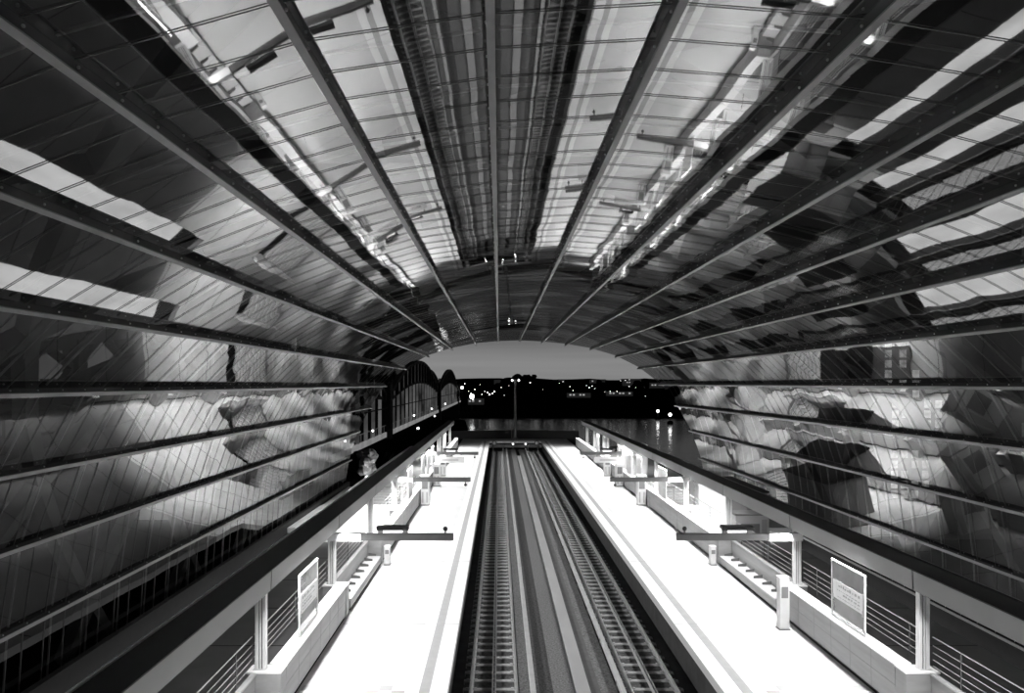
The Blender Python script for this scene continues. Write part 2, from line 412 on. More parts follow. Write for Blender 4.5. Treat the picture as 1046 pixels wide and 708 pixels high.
# mast with lamps
g = empty('light_mast', (2.4, 115.5, 0)); tag(g, 'tall slim steel light mast standing on the end platform', 'mast')
MB().bar((0, 0, .3), (0, 0, 9.1), .44, .44, sides=10, w2=.30).build('pole', M['duct'], g)
MB().box(-.35, .35, -.35, .35, 0, .4).build('base', M['arm'], g, bevel=.03)
MB().bar((-.5, 0, 9.1), (.55, 0, 9.1), .12).build('crossbar', M['arm'], g)
for q in (-.45, .55): MB().ball((q, -.05, 9.0), .14).build('lamp', M['lamp'], g)
g = empty('camera_post', (1.3, 116.5, 0)); tag(g, 'short post with small devices left of the light mast', 'post')
MB().bar((0.6, 0, 0), (.6, 0, 1.4), .14).build('post', M['duct'], g); MB().box(-.4, .1, -.1, .1, .95, 1.2).build('box', M['arm'], g)

# curved end parapet
mb = MB(); n_ = 20
for k in range(n_):
    def P(t_): return -7.4 + 19.6 * t_, 116.9 + 2.4 * (1 - (2 * t_ - 1) ** 2)
    (xa, ya), (xb, yb) = P(k / n_), P((k + 1) / n_)
    mb.quad([(xa, ya, 0), (xb, yb, 0), (xb, yb, 1.25), (xa, ya, 1.25)]); mb.quad([(xa, ya, 1.25), (xb, yb, 1.25), (xb, yb + .3, 1.25), (xa, ya + .3, 1.25)])
    mb.quad([(xb, yb + .3, 1.25), (xb, yb + .3, -1), (xa, ya + .3, -1), (xa, ya + .3, 1.25)])
o = mb.build('wall_end', mat('end_parapet', .05, .6)); tag(o, kind='structure')

# ------------------------------------------------------------------ side walls, niches, posts, beams
PY = [11.3 + 8.3 * k for k in range(11)]      # post positions; index 1 = 19.6
WH = 1.17
wallseg = [(19.9, 27.6), (36.5, 44.2), (44.8, 52.5), (53.1, 60.8), (61.4, 69.1), (69.7, 77.4), (78, 85.7), (86.3, 94.0), (94.6, 103)]
nich = [(11.6, 19.32), (28.18, 35.92)]
wn_ = 1
for sd in (1, -1):
    X = lambda x: mirX(sd, x)
    nm = SIDE[sd]
    for k, (ya, yb) in enumerate(wallseg):
        w = MB().prism([(X(10.33), 0.10), (X(10.30), WH), (X(10.72), WH), (X(10.72), .10)], ya, yb).build('wall_%s_%d' % (nm, k + 1), M['concrete']); tag(w, kind='structure')
        MB().prism([(X(10.28), WH), (X(10.28), WH + .04), (X(10.74), WH + .04), (X(10.74), WH)], ya, yb).build('coping', M['wall_top'], w)
        MB().prism([(X(10.42), 0), (X(10.42), .1), (X(10.7), .1), (X(10.7), 0)], ya, yb).build('shadow_gap', M['joint'], w)
        j = MB()
        nj = 6
        for q in range(1, nj):
            y = ya + (yb - ya) * q / nj
            j.prism([(X(10.326), .12), (X(10.297), WH - .01), (X(10.31), WH - .01), (X(10.34), .12)], y - .008, y + .008)
        a, b_ = sorted((X(10.308), X(10.33)))
        j.box(a, b_, ya, yb, .64, .652)
        j.build('panel_joints', M['fascia'], w)
    for k, (ya, yb) in enumerate(nich):
        w = MB().prism([(X(10.95), 0.0), (X(10.92), WH - .05), (X(11.02), WH - .05), (X(11.05), .0)], ya, yb).build('wall_%s_niche_%d' % (nm, k + 1), M['concrete']); tag(w, kind='structure')
        MB().prism([(X(10.90), WH - .05), (X(10.90), WH), (X(11.04), WH), (X(11.04), WH - .05)], ya, yb).build('coping', M['steel'], w)
        b0 = empty('platform_bench', (X(10.3), ya, 0))
        tag(b0, 'long pale slab bench with divided seats set into the %s %s wall' % ('nearest' if k == 0 else 'second', nm), 'bench', 'benches in the wall niches')
        XX = lambda x: (x - 10.3) * sd
        MB().prism([(XX(10.30), .12), (XX(10.30), .42), (XX(10.88), .42), (XX(10.88), .12)], .25, yb - ya - .25).build('bench_front', M['concrete'], b0)
        for q in range(7):
            y0 = .3 + q * (yb - ya - .6) / 7; y1 = y0 + (yb - ya - .6) / 7 - .04
            MB().prism([(XX(10.28), .42), (XX(10.28), .47), (XX(10.88), .47), (XX(10.88), .42)], y0, y1).build('seat', M['seat'], b0)
        for q in range(8):
            y0 = .28 + q * (yb - ya - .6) / 7
            MB().prism([(XX(10.50), .47), (XX(10.50), .56), (XX(10.86), .62), (XX(10.86), .47)], y0 - .02, y0 + .02).build('divider', M['arm'], b0)
        for q in range(4):
            y0 = .8 + q * (yb - ya - 1.6) / 3
            MB().prism([(XX(10.4), 0), (XX(10.4), .12), (XX(10.8), .12), (XX(10.8), 0)], y0, y0 + .3).build('support', M['joint'], b0)
    # plinth blocks with posts
    for k, y in enumerate(PY[1:]):
        pl = MB().prism([(X(10.30), 0), (X(10.30), WH - .02), (X(11.15), WH - .02), (X(11.15), 0)], y - .27, y + .27).build('plinth', M['concrete'], bevel=.01)
        MB().prism([(X(10.28), WH - .02), (X(10.28), WH + .02), (X(11.16), WH + .02), (X(11.16), WH - .02)], y - .28, y + .28).build('coping', M['wall_top'], pl)
        pl.location = (0, 0, 0)
        near = ['nearest the camera', 'second from the camera', 'third from the camera', 'fourth from the camera', 'fifth from the camera', 'sixth from the camera', 'seventh from the camera', 'eighth from the camera', 'ninth from the camera', 'tenth from the camera'][k]
        tag(pl, 'pale plinth block in the %s wall, %s' % (nm, near), 'plinth', 'plinths of the %s wall' % nm)
        p0 = empty('canopy_post', (X(10.87), y, WH)); tag(p0, 'white fluted post under the %s beam, %s' % (nm, near), 'post', 'posts of the %s beam' % nm)
        H = 3.22 - WH
        MB().box(-.14, -.045, -.09, .09, 0, H).build('flute', M['post'], p0, bevel=.02)
        MB().box(.045, .14, -.09, .09, 0, H).build('flute', M['post'], p0, bevel=.02)
        MB().box(-.055, .055, -.05, .05, 0, H).build('core', M['duct_dark'], p0)
        MB().box(-.022, .022, -.09, -.05, 0, H).build('flute', M['post'], p0, bevel=.01)
        MB().box(-.18, .18, -.14, .14, .01, .03).build('base_plate', M['steel'], p0)
    # beam
    bm_ = empty('canopy_beam', (X(10.8), 8, 3.2)); tag(bm_, 'long grey faced beam with black top running above the %s platform wall' % nm, 'beam')
    XB = lambda x: (x - 10.8) * sd
    for k in range(12):
        y0 = (3.0 if k == 0 else PY[k - 1]) - 8 + .03; y1 = (PY[k] if k < 11 else 99.0) - 8 - .03
        if y1 - y0 < .5: continue
        MB().prism([(XB(10.62), .0), (XB(10.60), .50), (XB(10.68), .50), (XB(10.68), .0)], y0, y1).build('fascia_panel', M['fascia'], bm_)
    MB().prism([(XB(10.68), .02), (XB(10.68), .50), (XB(11.30), .50), (XB(11.30), .02)], -5, 91).build('core', M['black'], bm_)
    MB().prism([(XB(10.60), .50), (XB(10.60), .53), (XB(11.36), .53), (XB(11.36), .50)], -5, 91).build('top_sheet', M['black'], bm_)
    MB().prism([(XB(11.38), .50), (XB(11.38), .56), (XB(11.42), .56), (XB(11.42), .50)], -5, 44).build('edge_trim', M['wall_top'] if sd < 0 else M['arm'], bm_)
    # strip lamps under the beam
    y = 14.2; k = 0
    while y < 93:
        fx = empty('strip_lamp', (X(11.0), y, 3.2)); tag(fx, 'slim white strip lamp fixed under the %s beam' % nm, 'strip lamp', 'strip lamps under the %s beam' % nm)
        MB().box(-.05, .05, -.75, .75, -.06, 0).build('housing', M['steel'], fx)
        MB().box(-.035, .035, -.72, .72, -.075, -.061).build('diffuser', M['lamp_soft'], fx)
        y += 4.15; k += 1
    # guard rails between posts
    for k in range(0, 5):
        g = empty('guard_rail', (X(11.08), PY[k], WH)); tag(g, 'row of five thin rails above the %s wall, %s bay from the camera' % (nm, ORD[k]), 'guard rail', 'guard rails above the %s wall' % nm)
        for q, hh in enumerate((.12, .28, .46, .64, .86)):
            MB().bar((0, .1, hh), (0, 8.2, hh), .020 if q < 4 else .032, sides=6).build('rail_tube', M['steel'], g)
        for q in (1, 4, 7):
            MB().box(-.012, .012, q, q + .025, -.05, .88).build('stanchion', M['arm'], g)
    # cantilever arms
    for k, y in ((0, PY[2]), (1, PY[4]), (2, PY[6])):
        a0 = empty('cantilever_arm', (X(10.8), y - .2, 2.95)); tag(a0, 'dark steel arm reaching over the %s platform, %s from the camera' % (nm, ['nearest', 'second', 'third'][k]), 'arm', 'arms over the %s platform' % nm)
        MB().box(*sorted((0, XB(6.42))), -.09, .09, -.13, .12).build('arm_beam', M['arm'], a0, bevel=.01)
        MB().box(*sorted((XB(9.75), XB(10.98))), -.11, .11, -.15, .14).build('arm_lit_root', M['post'], a0, bevel=.02)  # pale box standing for the lamp light on the arm near its post
        if k != 1:
            d0 = empty('platform_display', (X(8.62), y - .2, 3.07)); tag(d0, 'flat black display frame on the %s arm over the %s platform' % (['nearest', 'second', 'third'][k], nm), 'display')
            MB().box(-.58, .58, -.20, .20, .14, .28).build('housing', M['screen'], d0, bevel=.01)
            for q in (-.45, .45): MB().box(q - .09, q + .09, -.06, .06, 0, .14).build('bracket', M['fascia'], d0)
            MB().box(-.36, .36, .02, .04, .02, .10).build('glow_strip', M['lamp_soft'], d0)
        if k == 2:
            s0 = empty('lit_sign', (X(8.7), y - .2, 2.82)); tag(s0, 'white backlit sign box hanging under the third arm over the %s platform' % nm, 'sign')
            MB().box(-1.15, 1.15, -.1, .1, -.62, -.16).build('housing', M['post'], s0, bevel=.02)
            for q in (-.33, -.43): MB().box(-.7, .7, -.12, -.1, q - .03, q).build('dark_line', M['arm'], s0)
            for q in (-.9, .9): MB().box(q - .03, q + .03, -.03, .03, -.16, 0).build('hanger', M['arm'], s0)
        c0 = empty('security_camera', (X(6.72), y - .2, 3.07 if k == 0 else 2.8)); tag(c0, 'small dark camera at the tip of the %s arm over the %s platform' % (['nearest', 'second', 'third'][k], nm), 'camera')
        s_ = 1 if k == 0 else -1
        MB().bar((0, 0, 0), (0, 0, s_ * .12), .06, sides=8).build('stem', M['arm'], c0)
        MB().ball((0, 0, s_ * .17), .09).build('dome', M['screen'], c0, smooth=True)
    # glazed notice boards
    for k, (ya, yb) in enumerate(((21.9, 24.1), (48.0, 50.4), (56.4, 58.4), (60.6, 62.8), (65, 67.2), (80.5, 82.5))):
        g = empty('notice_board', (X(10.50), ya, WH + .04)); w_ = yb - ya
        tag(g, 'framed glass notice board on top of the %s wall, %s from the camera' % (nm, ORD[k]), 'notice board', 'notice boards on the %s wall' % nm)
        H = 1.78 if k == 0 else 1.85
        for zz in (0, H - .05): MB().box(-.025, .025, 0, w_, zz, zz + .05).build('frame_rail', M['post'], g)
        for yy in (0, w_ - .05): MB().box(-.025, .025, yy, yy + .05, .05, H - .05).build('frame_post', M['post'], g)
        MB().box(-.006, .006, .05, w_ - .05, .05, H - .05).build('glass_sheet', M['sheet'] if k == 0 else M['frost'], g)
        if k == 0 and sd > 0:
            MB().box(-.012, .012, .06, w_ - .06, H - .55, H - .06).build('head_panel', M['board_dark'], g)
        po = MB().box(-.018, .018, .12, w_ - .12, .62, 1.18).build('poster', M['poster'], g)
        if k == 0:
            rr = random.Random(5)
            xf = -.020 * sd
            for row, (zz, n1, hgt) in enumerate(((1.02, 9, .09), (.9, 12, .03), (.8, 7, .06), (.7, 10, .025))):
                yy = .3
                for q in range(n1):
                    w1 = rr.uniform(.05, .15)
                    if yy + w1 < w_ - .3: MB().box(*sorted((xf, xf * 1.15)), yy, yy + w1, zz, zz + hgt * rr.uniform(.5, 1)).build('print_mark', M['print'], po)
                    yy += w1 + rr.uniform(.03, .09)
            for yy in (.08, w_ - .16): MB().box(-.022, .022, yy, yy + .08, .55, .72).build('clamp', M['steel'], g)

# call pillars at niche ends (right near, both far)
def pillar(x, y, h, w, lab):
    g = empty('service_pillar', (x, y, 0)); tag(g, lab, 'pillar')
    MB().box(-w / 2, w / 2, -.16, .16, .03, h).build('body', M['post'], g, bevel=.02)
    MB().box(-w / 2 - .01, w / 2 + .01, -.17, .17, h, h + .03).build('cap', M['steel'], g)
    MB().box(-w / 2 - .02, w / 2 + .02, -.19, .19, 0, .03).build('foot', M['arm'], g)
    MB().box(-w / 3, w / 3, -.175, -.162, h * .62, h * .84).build('panel', M['fascia'], g)
    MB().box(w / 2 + .0, w / 2 + .012, -.10, .10, h * .5, h * .9).build('side_panel', M['fascia'], g)
pillar(9.85, 26.5, 1.78, .34, 'tall grey service pillar on the right platform beside the bench niche')
pillar(10.02, 35.9, .85, .26, 'low pale service pillar at the far end of the right bench niche')
pillar(-5.26, 35.9, .85, .26, 'low pale service pillar at the far end of the left bench niche')
g = empty('service_kiosk', (12.1, 37.0, 0)); tag(g, 'grey service kiosk standing in the right side aisle behind the wall', 'kiosk')
MB().box(-.8, .8, -.5, .5, 0, 2.2).build('body', M['aisle'], g, bevel=.02)
MB().box(-.85, .85, -.55, .55, 2.2, 2.28).build('roof', M['fascia'], g)
MB().box(-.55, .35, -.515, -.5, .9, 1.8).build('shutter', M['fascia'], g)
MB().box(.45, .7, -.515, -.5, .05, 2.0).build('door', M['duct'], g)
g = empty('machine_housing', (14.4, 47.5, 0)); tag(g, 'dark grey flat roofed housing in the right side aisle near the glass', 'housing')
MB().box(-1.1, 1.1, -3.5, 3.5, 0, 2.2).build('body', M['board_dark'], g, bevel=.03)
MB().box(-1.15, 1.15, -3.55, 3.55, 2.2, 2.3).build('roof', M['black'], g)
for q in (-.55, .55): MB().box(q - .4, q + .4, -3.52, -3.5, .1, 2.0).build('door', M['fascia'], g)
# far machines and frames on the platforms
for sd in (1, -1):
    X = lambda x: mirX(sd, x)
    nm = SIDE[sd]
    for k, (y, w1, h1) in enumerate(((53.6, .7, 2.1), (63.5, .8, 1.9), (70.5, .6, 1.9))):
        g = empty('ticket_machine', (X(9.95), y, 0)); tag(g, 'white ticket machine against the %s wall, %s one beyond the second arm' % (nm, ORD[k]), 'ticket machine')
        MB().box(-.3, .3, -w1 / 2, w1 / 2, .05, h1).build('cabinet', M['post'], g, bevel=.03)
        MB().box(-.2, .2, -w1 / 2 - .01, -w1 / 2, h1 * .55, h1 * .85).build('screen', M['fascia'], g)
        MB().box(-.28, .28, -w1 / 2 + .05, w1 / 2 - .05, 0, .05).build('plinth', M['joint'], g)
        for q in (-.15, .15): MB().box(q - .05, q + .05, -w1 / 2 - .01, -w1 / 2, .2, h1 * .45).build('slot_panel', M['duct'], g)
    # side aisle floor: split around the stair pit
    fl = MB()
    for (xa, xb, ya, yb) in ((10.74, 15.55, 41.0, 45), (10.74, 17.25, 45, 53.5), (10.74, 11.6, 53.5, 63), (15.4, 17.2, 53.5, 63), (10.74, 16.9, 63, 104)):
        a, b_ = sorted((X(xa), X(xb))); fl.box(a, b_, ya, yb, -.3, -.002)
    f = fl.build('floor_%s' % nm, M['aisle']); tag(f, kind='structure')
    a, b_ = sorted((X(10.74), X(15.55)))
    f2 = MB().box(a, b_, 4, 41.0, -.3, -.002).build('floor_%s_dark' % nm, M['aisle_near']); tag(f2, kind='structure')  # near slab in the shaded paving tone
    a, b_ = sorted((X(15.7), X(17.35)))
    MB().box(a, b_, 14, 45.0, -1.25, -1.2).build('added_glow_strip', M['added_glow'], f2)  # added glowing strip below floor level, only there to reflect in the glass
    j = MB()
    y = 4.0
    while y < 53:
        a, b_ = sorted((X(11.1), X(15.5))); j.box(a, b_, y, y + .05, -.001, .004); y += 4.15 * 1.0
    j.build('floor_joints', M['joint'], f)
    st = empty('staircase', (X(13.5), 53.5, -4.6)); tag(st, 'broad staircase climbing out of its pit in the %s side aisle' % nm, 'staircase')
    ns = 26
    mb = MB()
    for q in range(ns):
        mb.box(-1.85, 1.85, .4 + q * .32, .4 + (q + 1) * .32, (q) * .177 - .1, (q + 1) * .177)
    mb.build('steps', M['wall_top'], st)
    mb = MB()
    for q in range(ns): mb.box(-1.85, 1.85, .4 + q * .32 - .004, .4 + q * .32 + .05, (q + 1) * .177, (q + 1) * .177 + .006)
    mb.build('nosing', M['joint'], st)
    for q in (-1.88, 1.84): MB().box(q, q + .04, 0, 9.4, 3.6, 5.55).build('glass_balustrade', M['sheet'], st)
    for q in (-1.9, 1.82): MB().box(q, q + .08, 0, 9.4, 5.55, 5.62).build('handrail', M['post'], st)
    for q in (-1.9, 1.82): MB().box(q, q + .08, 0, 9.4, 0, 4.3).build('pit_wall', M['concrete'], st)
    # lift
    if sd > 0:
        lf = empty('glass_lift', (X(12.3), 70, 0)); tag(lf, 'white framed glass lift shaft in the %s side aisle' % nm, 'lift')
        for qx in (-1, 1):
            for qy in (-1, 1): MB().box(qx * 1.0 - .07, qx * 1.0 + .07, qy * 1.1 - .07, qy * 1.1 + .07, 0, 2.9).build('corner_post', M['post'], lf)
        MB().box(-1.07, 1.07, -1.17, 1.17, 2.9, 3.0).build('roof', M['post'], lf)
        for q in (1.2, 2.4): MB().box(-1.05, 1.05, -1.13, -1.07, q, q + .07).build('transom', M['post'], lf)
        MB().box(-.95, .95, -1.12, -1.09, 0.05, 2.85).build('front_glass', M['frost'], lf)
        MB().box(*((-1.02, -.99) if sd > 0 else (.99, 1.02)), -1.0, 1.0, 0.05, 2.85).build('side_glass', M['frost'], lf)
    for k, y in enumerate((76.5, 79, 83.5, 87)):
        g = empty('glass_screen', (X(10.95), y, 0)); tag(g, 'white framed glass wind screen behind the %s wall, %s beyond the lift' % (nm, ORD[k]), 'screen', 'wind screens by the %s wall' % nm)
        MB().box(-.03, .03, 0, 1.5, 1.15, 3.1).build('pane', M['frost'], g)
        for q in (0, .7, 1.5): MB().box(-.05, .05, q - .04, q + .04, 0, 3.15).build('frame_post', M['post'], g)
    # low outer wall at the foot of the glass
    a, b_ = sorted((X(17.28), X(17.5)))
    w = MB().box(a, b_, 4, 64, -1.4, .28 if sd < 0 else .06).build('baseboard_%s' % nm, M['black']); tag(w, kind='structure')

# ------------------------------------------------------------------ lights
def area(name, loc, sx, sy, power, rot, spread=180):
    l = bpy.data.lights.new(name, 'AREA'); l.shape = 'RECTANGLE'; l.size = sx; l.size_y = sy; l.energy = power
    l.spread = math.radians(spread)
    o = bpy.data.objects.new(name, l); C.objects.link(o); o.location = loc; o.rotation_euler = rot; return o
for sd in (1, -1):
    X = lambda x: mirX(sd, x)
    for k in range(0, 11):
        ym = 11.3 + 8.3 * k + 4.15
        # platform wash, leaning inwards
        area('platform_light', (X(10.50), ym, 3.12), .22, 7.6, 470, (0, math.radians(-38 * -sd), 0), 150)
    for y, pw_ in ((14, 16), (22.5, 16), (31, 20), (37.5, 40), (45.5, 900), (51.5, 900), (58, 220), (67, 220), (76, 170), (88, 170)):
        area('aisle_light', (X(11.2), y, 3.1), .25, 5.5, pw_, (0, math.radians(-20 * sd), 0), 160 if y < 40 else 115)

# ------------------------------------------------------------------ outside
w = MB().quad([(-900, -100, -9.5), (900, -100, -9.5), (900, 410, -9.5), (-900, 410, -9.5)]).build('river', M['water']); tag(w, kind='structure')
# shore below the station
s = MB().box(-16, 22, -20, 119.5, -9.6, -1.5).build('station_base', M['land']); tag(s, kind='structure')
s = MB().prism([(-60, -9.6), (-60, -2.2), (-10, -2.2), (-8.0, -9.6)], 60, 225).build('embankment', M['land']); tag(s, kind='structure')
s = MB().box(20, 130, -20, 112, -9.6, -7).build('quay', M['land']); tag(s, kind='structure')
# far bank with a slightly uneven rise
mb = MB(); nx, rr = 90, random.Random(3)
rows = [(398, -9.6), (404, -8.2), (440, -6.5), (700, 0), (1000, 10.0), (1400, 16.5), (1500, -10)]
grid = []
for (y, z) in rows:
    row = []
    for k in range(nx + 1):
        x = -1500 + 3000 * k / nx
        dz = rr.uniform(-.6, .9) * (3.0 if y > 1300 else (1.0 if y > 900 else .2)) if -9 < z < 90 and z != -9.6 else 0
        row.append((x, y, z + dz))
    grid.append(row)
for a, b_ in zip(grid, grid[1:]):
    for k in range(nx): mb.quad([a[k], a[k + 1], b_[k + 1], b_[k]])
o = mb.build('far_bank', M['land']); tag(o, 'dark far river bank', kind='structure')
# trees on the far bank
def tree(name, mm, r, h, jit=.25, n=14, seed=1):
    rr = random.Random(seed); g = empty(name)
    MB().bar((0, 0, 0), (0, 0, h * .5), .5, sides=6).build('trunk', M['bark'] if mm is M['leaf_lit'] else M['tree'], g)
    mb = MB()
    for q in range(n):
        a = rr.uniform(0, 6.28); d = rr.uniform(0, r * .75); z = h * rr.uniform(.3, .88)
        mb.ball((math.cos(a) * d, math.sin(a) * d, z), r * rr.uniform(.28, .5), jit=jit, sz=.85)
    mb.build('crown', mm, g); return g
protos = [tree('far_tree', M['tree'], 6, 15, seed=s_) for s_ in (1, 2, 3)]
rr = random.Random(11); first = [True] * 3
def px(xp, y): return (xp - 510) / 780 * y
tl = []
for k in range(46):
    xp = 384 + k * 7.6 + rr.uniform(-3, 3); y = rr.choice((520, 600, 700)); k3 = rr.randrange(3)
    top = 388 - rr.uniform(-1.5, 1.5)
    if 520 < xp < 545: top = 382
    zt = EYE + (392 - top) * y / 780; zb = -6.5 + (y - 440) * .025
    tl.append((px(xp, y), y, zb, (zt - zb) / 15, k3))
for (x, y, z, s_, k3) in tl:
    o = protos[k3] if first[k3] else dup(protos[k3], (0, 0, 0)); first[k3] = False
    o.location = (x, y, z); o.scale = (s_ * 1.0, s_ * 1.0, s_); o.rotation_euler.z = rr.uniform(0, 6)
    tag(o, 'dark tree in the skyline along the far bank', 'tree', 'dark trees of the far bank')
# far houses
for k, (xp, yp, w_, h_, Y) in enumerate(((574, 388, 5, 9, 690), (592, 401.5, 14, 3, 480), (611, 388, 12, 3, 650), (646, 387.5, 16, 6, 690), (634, 400, 16, 3, 500), (452, 387, 7, 10, 690), (440, 398, 9, 5, 500), (486, 407, 10, 4, 480), (670, 391, 16, 4, 560), (508, 388, 6, 9, 690))):
    x = px(xp, Y); z = EYE + (392 - yp) * Y / 780
    g = empty('far_building', (x, Y, z - h_)); tag(g, 'distant building, %s' % ['pale block above the trees right of the mast', 'long low shed at the water right of the mast', 'flat roofed hall on the far skyline', 'wide block on the far skyline under the vault edge', 'low shed with a bright line of windows', 'tall block on the skyline right of the bridge', 'small house beside the end of the bridge', 'low house left of the mast near the water', 'low hall furthest right under the vault edge', 'slim block left of the mast'][k], 'building')
    MB().box(-w_ / 2, w_ / 2, 0, 12, 0, h_).build('walls', M['town'], g)
    MB().box(-w_ / 2 - .4, w_ / 2 + .4, -.4, 12.4, h_, h_ + .4).build('roof', M['land'], g)
    nwin = max(2, int(w_ / 2.2))
    for q in range(nwin):
        if (q * 7 + k) % 3: MB().box(-w_ / 2 + .6 + q * 2.1, -w_ / 2 + 1.9 + q * 2.1, -.1, 0, h_ * .45, h_ * .45 + 1.0).build('window', M['lit_window'], g)
# far street lights
sl = empty('street_light'); MB().bar((0, 0, -5), (0, 0, 0), .18, sides=6).build('mast', M['arm'], sl); MB().ball((0, 0, 0), .5, seg=8).build('lamp', M['lamp'], sl)
spots = [(541.5, 391, .9), (575, 390, .5), (485, 398, .7), (505, 400, .9), (498, 401, .9), (512, 396, .5), (482, 405, .9), (483, 408, 1.2), (481, 402, .8), (500, 403, 1.2), (503, 402, .8), (495, 400, .5), (492, 403, .6), (515, 404, .4), (572, 391.5, .5), (586, 399, .6), (583, 395, .6), (600, 394, .5), (603, 396, .7), (606, 394.5, .6), (609, 397, .4), (619, 400.5, .5), (625, 400, .6), (632, 400, .6), (645, 388, .4), (636, 389, .4), (641, 388.5, .5), (645, 395, .5), (652, 396, .4), (662, 405, .4), (467, 393, 1.1), (471, 396, .9), (474, 392, .7), (464, 396, .8), (478, 400, .5), (520, 394, .4), (555, 398, .3), (490, 393, .3)]
for k, (xp, yp, s_) in enumerate(spots):
    Y = 455; o = sl if k == 0 else dup(sl, (0, 0, 0)); o.location = (px(xp, Y), Y + k * .3, EYE + (392 - yp) * Y / 780); o.scale = (s_ * .62,) * 3
    tag(o, 'tiny glowing street light on the dark far bank', 'street light', 'street lights of the far bank')

# truss bridge on the left
bx = -22.0; zd = EYE - 9.6
br = empty('truss_bridge', (bx, 100, zd)); tag(br, 'old arched steel truss bridge crossing the river at left', 'bridge')
MB().box(-9, 0, 0, 330, -.7, 0).build('deck', M['truss'], br)
MB().box(0, .3, 0, 330, -.7, .25).build('deck_edge', M['deck'], br)
spans = [(-70, 48), (51, 174), (177, 300)]
def chord(y0, y1, y, hi, lo): 
    t_ = (y - y0) / (y1 - y0); return lo + (hi - lo) * (1 - (2 * t_ - 1) ** 2)
for si, (y0, y1) in enumerate(spans):
    for xs in (0, -9):
        up = MB(); lo_ = MB(); n_ = 16
        for q in range(n_):
            ya = y0 + (y1 - y0) * q / n_; yb = y0 + (y1 - y0) * (q + 1) / n_
            hi = 15.5
            up.bar((xs, ya, chord(y0, y1, ya, hi, 7)), (xs, yb, chord(y0, y1, yb, hi, 7)), .9)
            lo_.bar((xs, ya, chord(y0, y1, ya, 10, 6.0)), (xs, yb, chord(y0, y1, yb, 10, 6.0)), .6)
            za, zb_ = chord(y0, y1, ya, hi, 7), chord(y0, y1, yb, 10, 6)
            lo_.bar((xs, ya, za), (xs, yb, zb_), .45); lo_.bar((xs, yb, chord(y0, y1, yb, hi, 7)), (xs, ya, chord(y0, y1, ya, 10, 6)), .45)
            lo_.bar((xs, (ya + yb) / 2, chord(y0, y1, (ya + yb) / 2, hi, 7)), (xs, (ya + yb) / 2, chord(y0, y1, (ya + yb) / 2, 10, 6)), 1.2)
        up.build('upper_chord', M['truss'], br); lo_.build('lower_chord', M['truss'], br)
        for q in range(n_ + 1):
            ya = y0 + (y1 - y0) * q / n_
            if ya < -20: continue
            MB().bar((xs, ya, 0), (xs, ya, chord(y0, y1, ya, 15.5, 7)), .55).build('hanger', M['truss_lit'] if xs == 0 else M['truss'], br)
    MB().box(-10, 1, y1 - .8, y1 + 2.8, -9, 9.5).build('portal', M['truss'], br)
MB().box(.3, .45, 0, 330, 4.8, 5.0).build('upper_cable', M['truss'], br)
fence = MB()
for q in range(110): fence.box(.05, .12, q * 3, q * 3 + .15, .25, 1.6)
fence.box(.05, .12, 0, 330, 1.5, 1.6); fence.build('parapet_fence', M['truss_lit'], br)
for q, y in enumerate((5, 28, 51, 90, 140, 200)):
    lp = MB().ball((.8, y, 1.7), .16 + .0006 * y).build('bridge_lamp', M['lamp'], br)
# warm lamp group at bridge landing
for k, (xp, yp, Y, s_) in enumerate(((482, 405, 420, 1.3), (472, 396, 400, .8), (427, 437.5, 178, .28), (375.5, 489, 78, .3), (384, 484, 80, .2), (444, 425, 230, .25))):
    g = empty('path_lamp', (px(xp, Y), Y, EYE + (392 - yp) * Y / 780)); tag(g, ['bright floodlight at the far landing of the bridge', 'round floodlight at the far end of the bridge deck', 'lamp hanging under the bridge deck above the embankment', 'bright lamp in the tree beside the left end of the vault', 'small lamp right of the lit tree by the left beam', 'lamp under the bridge deck further out'][k], 'lamp')
    MB().ball((0, 0, 0), s_).build('globe', M['lamp'], g); MB().bar((0, 0, -s_), (0, 0, -s_ * 6), .2 * s_, sides=6).build('pole', M['arm'], g)
# lit trees beside vault end
for k, (x, y, s_) in enumerate(((-13.6, 79, 1.0), (-15.2, 84, .8), (-13.0, 90, .6))):
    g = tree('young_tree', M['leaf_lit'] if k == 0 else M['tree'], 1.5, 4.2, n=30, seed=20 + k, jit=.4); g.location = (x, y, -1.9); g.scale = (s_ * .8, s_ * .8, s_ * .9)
    tag(g, ['young tree lit from below at the left end of the vault', 'dark young tree behind the lit one', 'small dark tree on the embankment beyond the lit tree'][k], 'tree')
pl = bpy.data.lights.new('tree_light', 'POINT'); pl.energy = 130; pl.shadow_soft_size = .2
o = bpy.data.objects.new('tree_light', pl); C.objects.link(o); o.location = (-12.6, 77, -.4)
# river beacons
for xp, yp, Y, lab in ((672, 427, 390, 'left of the two'), (684.5, 430.5, 345, 'right of the two')):
    g = empty('river_beacon', (px(xp, Y), Y, -9.5)); tag(g, 'small lit beacon standing in the river, %s' % lab, 'beacon')
    MB().bar((0, 0, -.5), (0, 0, 1.2), 3.4, sides=10, w2=2.2).build('dolphin', M['land'], g)
    MB().bar((0, 0, 1.2), (0, 0, 3.6), .5, sides=6).build('stem', M['arm'], g)
    MB().ball((0, 0, 4.0), .75).build('lamp', M['lamp'], g)
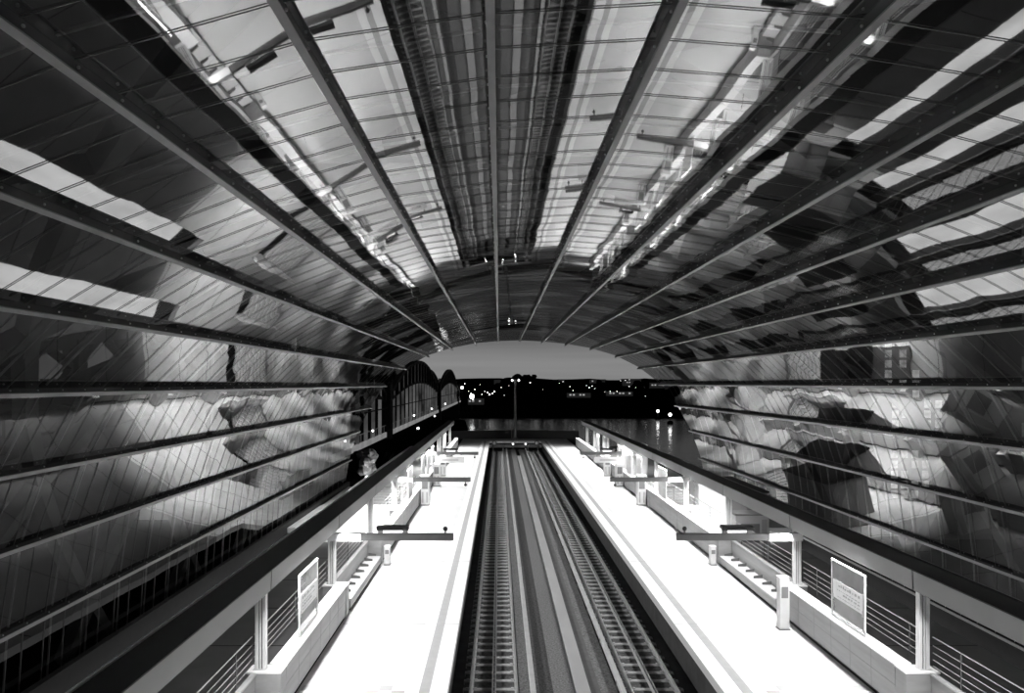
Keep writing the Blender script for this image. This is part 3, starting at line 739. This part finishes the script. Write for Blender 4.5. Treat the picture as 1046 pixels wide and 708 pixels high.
# office tower beyond the right glass
tw = empty('office_tower', (50, 76, -7)); tag(tw, 'dark tower with columns of lit windows seen through the right glass', 'building')
MB().box(-15, 22, 0, 25, 0, 38).build('facade', M['tower'], tw)
rr = random.Random(4)
cols = [(-11.3, 15, 20), (-9.85, 15, 19), (-8.55, 14, 17), (-10.6, 11, 14), (-9.6, 11, 14), (-7.4, 11, 14), (-6.3, 11, 14), (-10.7, 4, 9), (-9.7, 4, 9), (-8.65, 4, 9), (-7.6, 5, 8)]
for cxx, r0, r1 in cols:
    for q in range(r0, r1):
        if rr.random() < .9: 
            MB().box(cxx - .33, cxx + .33, -.06, 0, q * 1.0 + .1, q * 1.0 + .85).build('lit_window', M['lit_window'], tw)
for q in range(12):
    for c_ in range(8):
        if rr.random() < .45: MB().box(2 + c_ * 2.4, 3.6 + c_ * 2.4, -.05, 0, 8 + q * 2.2, 9.4 + q * 2.2).build('dim_window', M['dim_window'], tw)

# ------------------------------------------------------------------ sky
W = bpy.data.worlds.new('dusk'); bpy.context.scene.world = W; W.use_nodes = True
nt = W.node_tree; bg = nt.nodes['Background']
tc = nt.nodes.new('ShaderNodeTexCoord'); sp = nt.nodes.new('ShaderNodeSeparateXYZ'); nt.links.new(tc.outputs['Generated'], sp.inputs[0])
cr = nt.nodes.new('ShaderNodeValToRGB'); e = cr.color_ramp.elements
mpn = nt.nodes.new('ShaderNodeMapping'); mpn.inputs['Scale'].default_value = (1.5, 1.5, 40); nt.links.new(tc.outputs['Generated'], mpn.inputs[0])
nz = nt.nodes.new('ShaderNodeTexNoise'); nz.inputs['Scale'].default_value = 1.5; nt.links.new(mpn.outputs[0], nz.inputs['Vector'])
ad = nt.nodes.new('ShaderNodeMath'); ad.operation = 'MULTIPLY_ADD'; ad.inputs[1].default_value = .5; ad.inputs[2].default_value = .5
nt.links.new(sp.outputs['Z'], ad.inputs[0]); nt.links.new(ad.outputs[0], cr.inputs[0])
def setc(i, pos, g):
    el = e[i] if i < len(e) else e.new(pos); el.position = pos; el.color = (g, g, g, 1)
e[0].position = 0; e[0].color = (.004,) * 3 + (1,); e[1].position = 1; e[1].color = (.012,) * 3 + (1,)
for pos, g in ((.495, .008), (.503, .25), (.52, .20), (.54, .11), (.60, .045), (.75, .02)):
    el = e.new(pos); el.color = (g, g, g, 1)
mm = nt.nodes.new('ShaderNodeMath'); mm.operation = 'MULTIPLY_ADD'; mm.inputs[1].default_value = .7; mm.inputs[2].default_value = .65
nt.links.new(nz.outputs[0], mm.inputs[0])
mc = nt.nodes.new('ShaderNodeVectorMath'); mc.operation = 'SCALE'; nt.links.new(cr.outputs[0], mc.inputs[0]); nt.links.new(mm.outputs[0], mc.inputs['Scale'])
ys = nt.nodes.new('ShaderNodeMapRange'); ys.interpolation_type = 'SMOOTHSTEP'
ys.inputs['From Min'].default_value = .80; ys.inputs['From Max'].default_value = .985; ys.inputs['To Min'].default_value = .28; ys.inputs['To Max'].default_value = 1
nt.links.new(sp.outputs['Y'], ys.inputs['Value'])
mc2 = nt.nodes.new('ShaderNodeVectorMath'); mc2.operation = 'SCALE'; nt.links.new(mc.outputs[0], mc2.inputs[0]); nt.links.new(ys.outputs[0], mc2.inputs['Scale'])
nt.links.new(mc2.outputs[0], bg.inputs[0]); bg.inputs[1].default_value = 1.0

# ------------------------------------------------------------------ camera
cam = bpy.data.cameras.new('camera'); cam.lens = 780 * 36 / 1046; cam.sensor_width = 36; cam.sensor_fit = 'HORIZONTAL'
cam.shift_x = 13 / 1046; cam.shift_y = 38 / 1046; cam.clip_end = 3000; cam.clip_start = .05
co = bpy.data.objects.new('camera', cam); C.objects.link(co); co.location = (0, 0, EYE); co.rotation_euler = (math.radians(90), 0, 0)
sc = bpy.context.scene; sc.camera = co
sc.view_settings.view_transform = 'Standard'; sc.view_settings.look = 'None'; sc.view_settings.exposure = 0
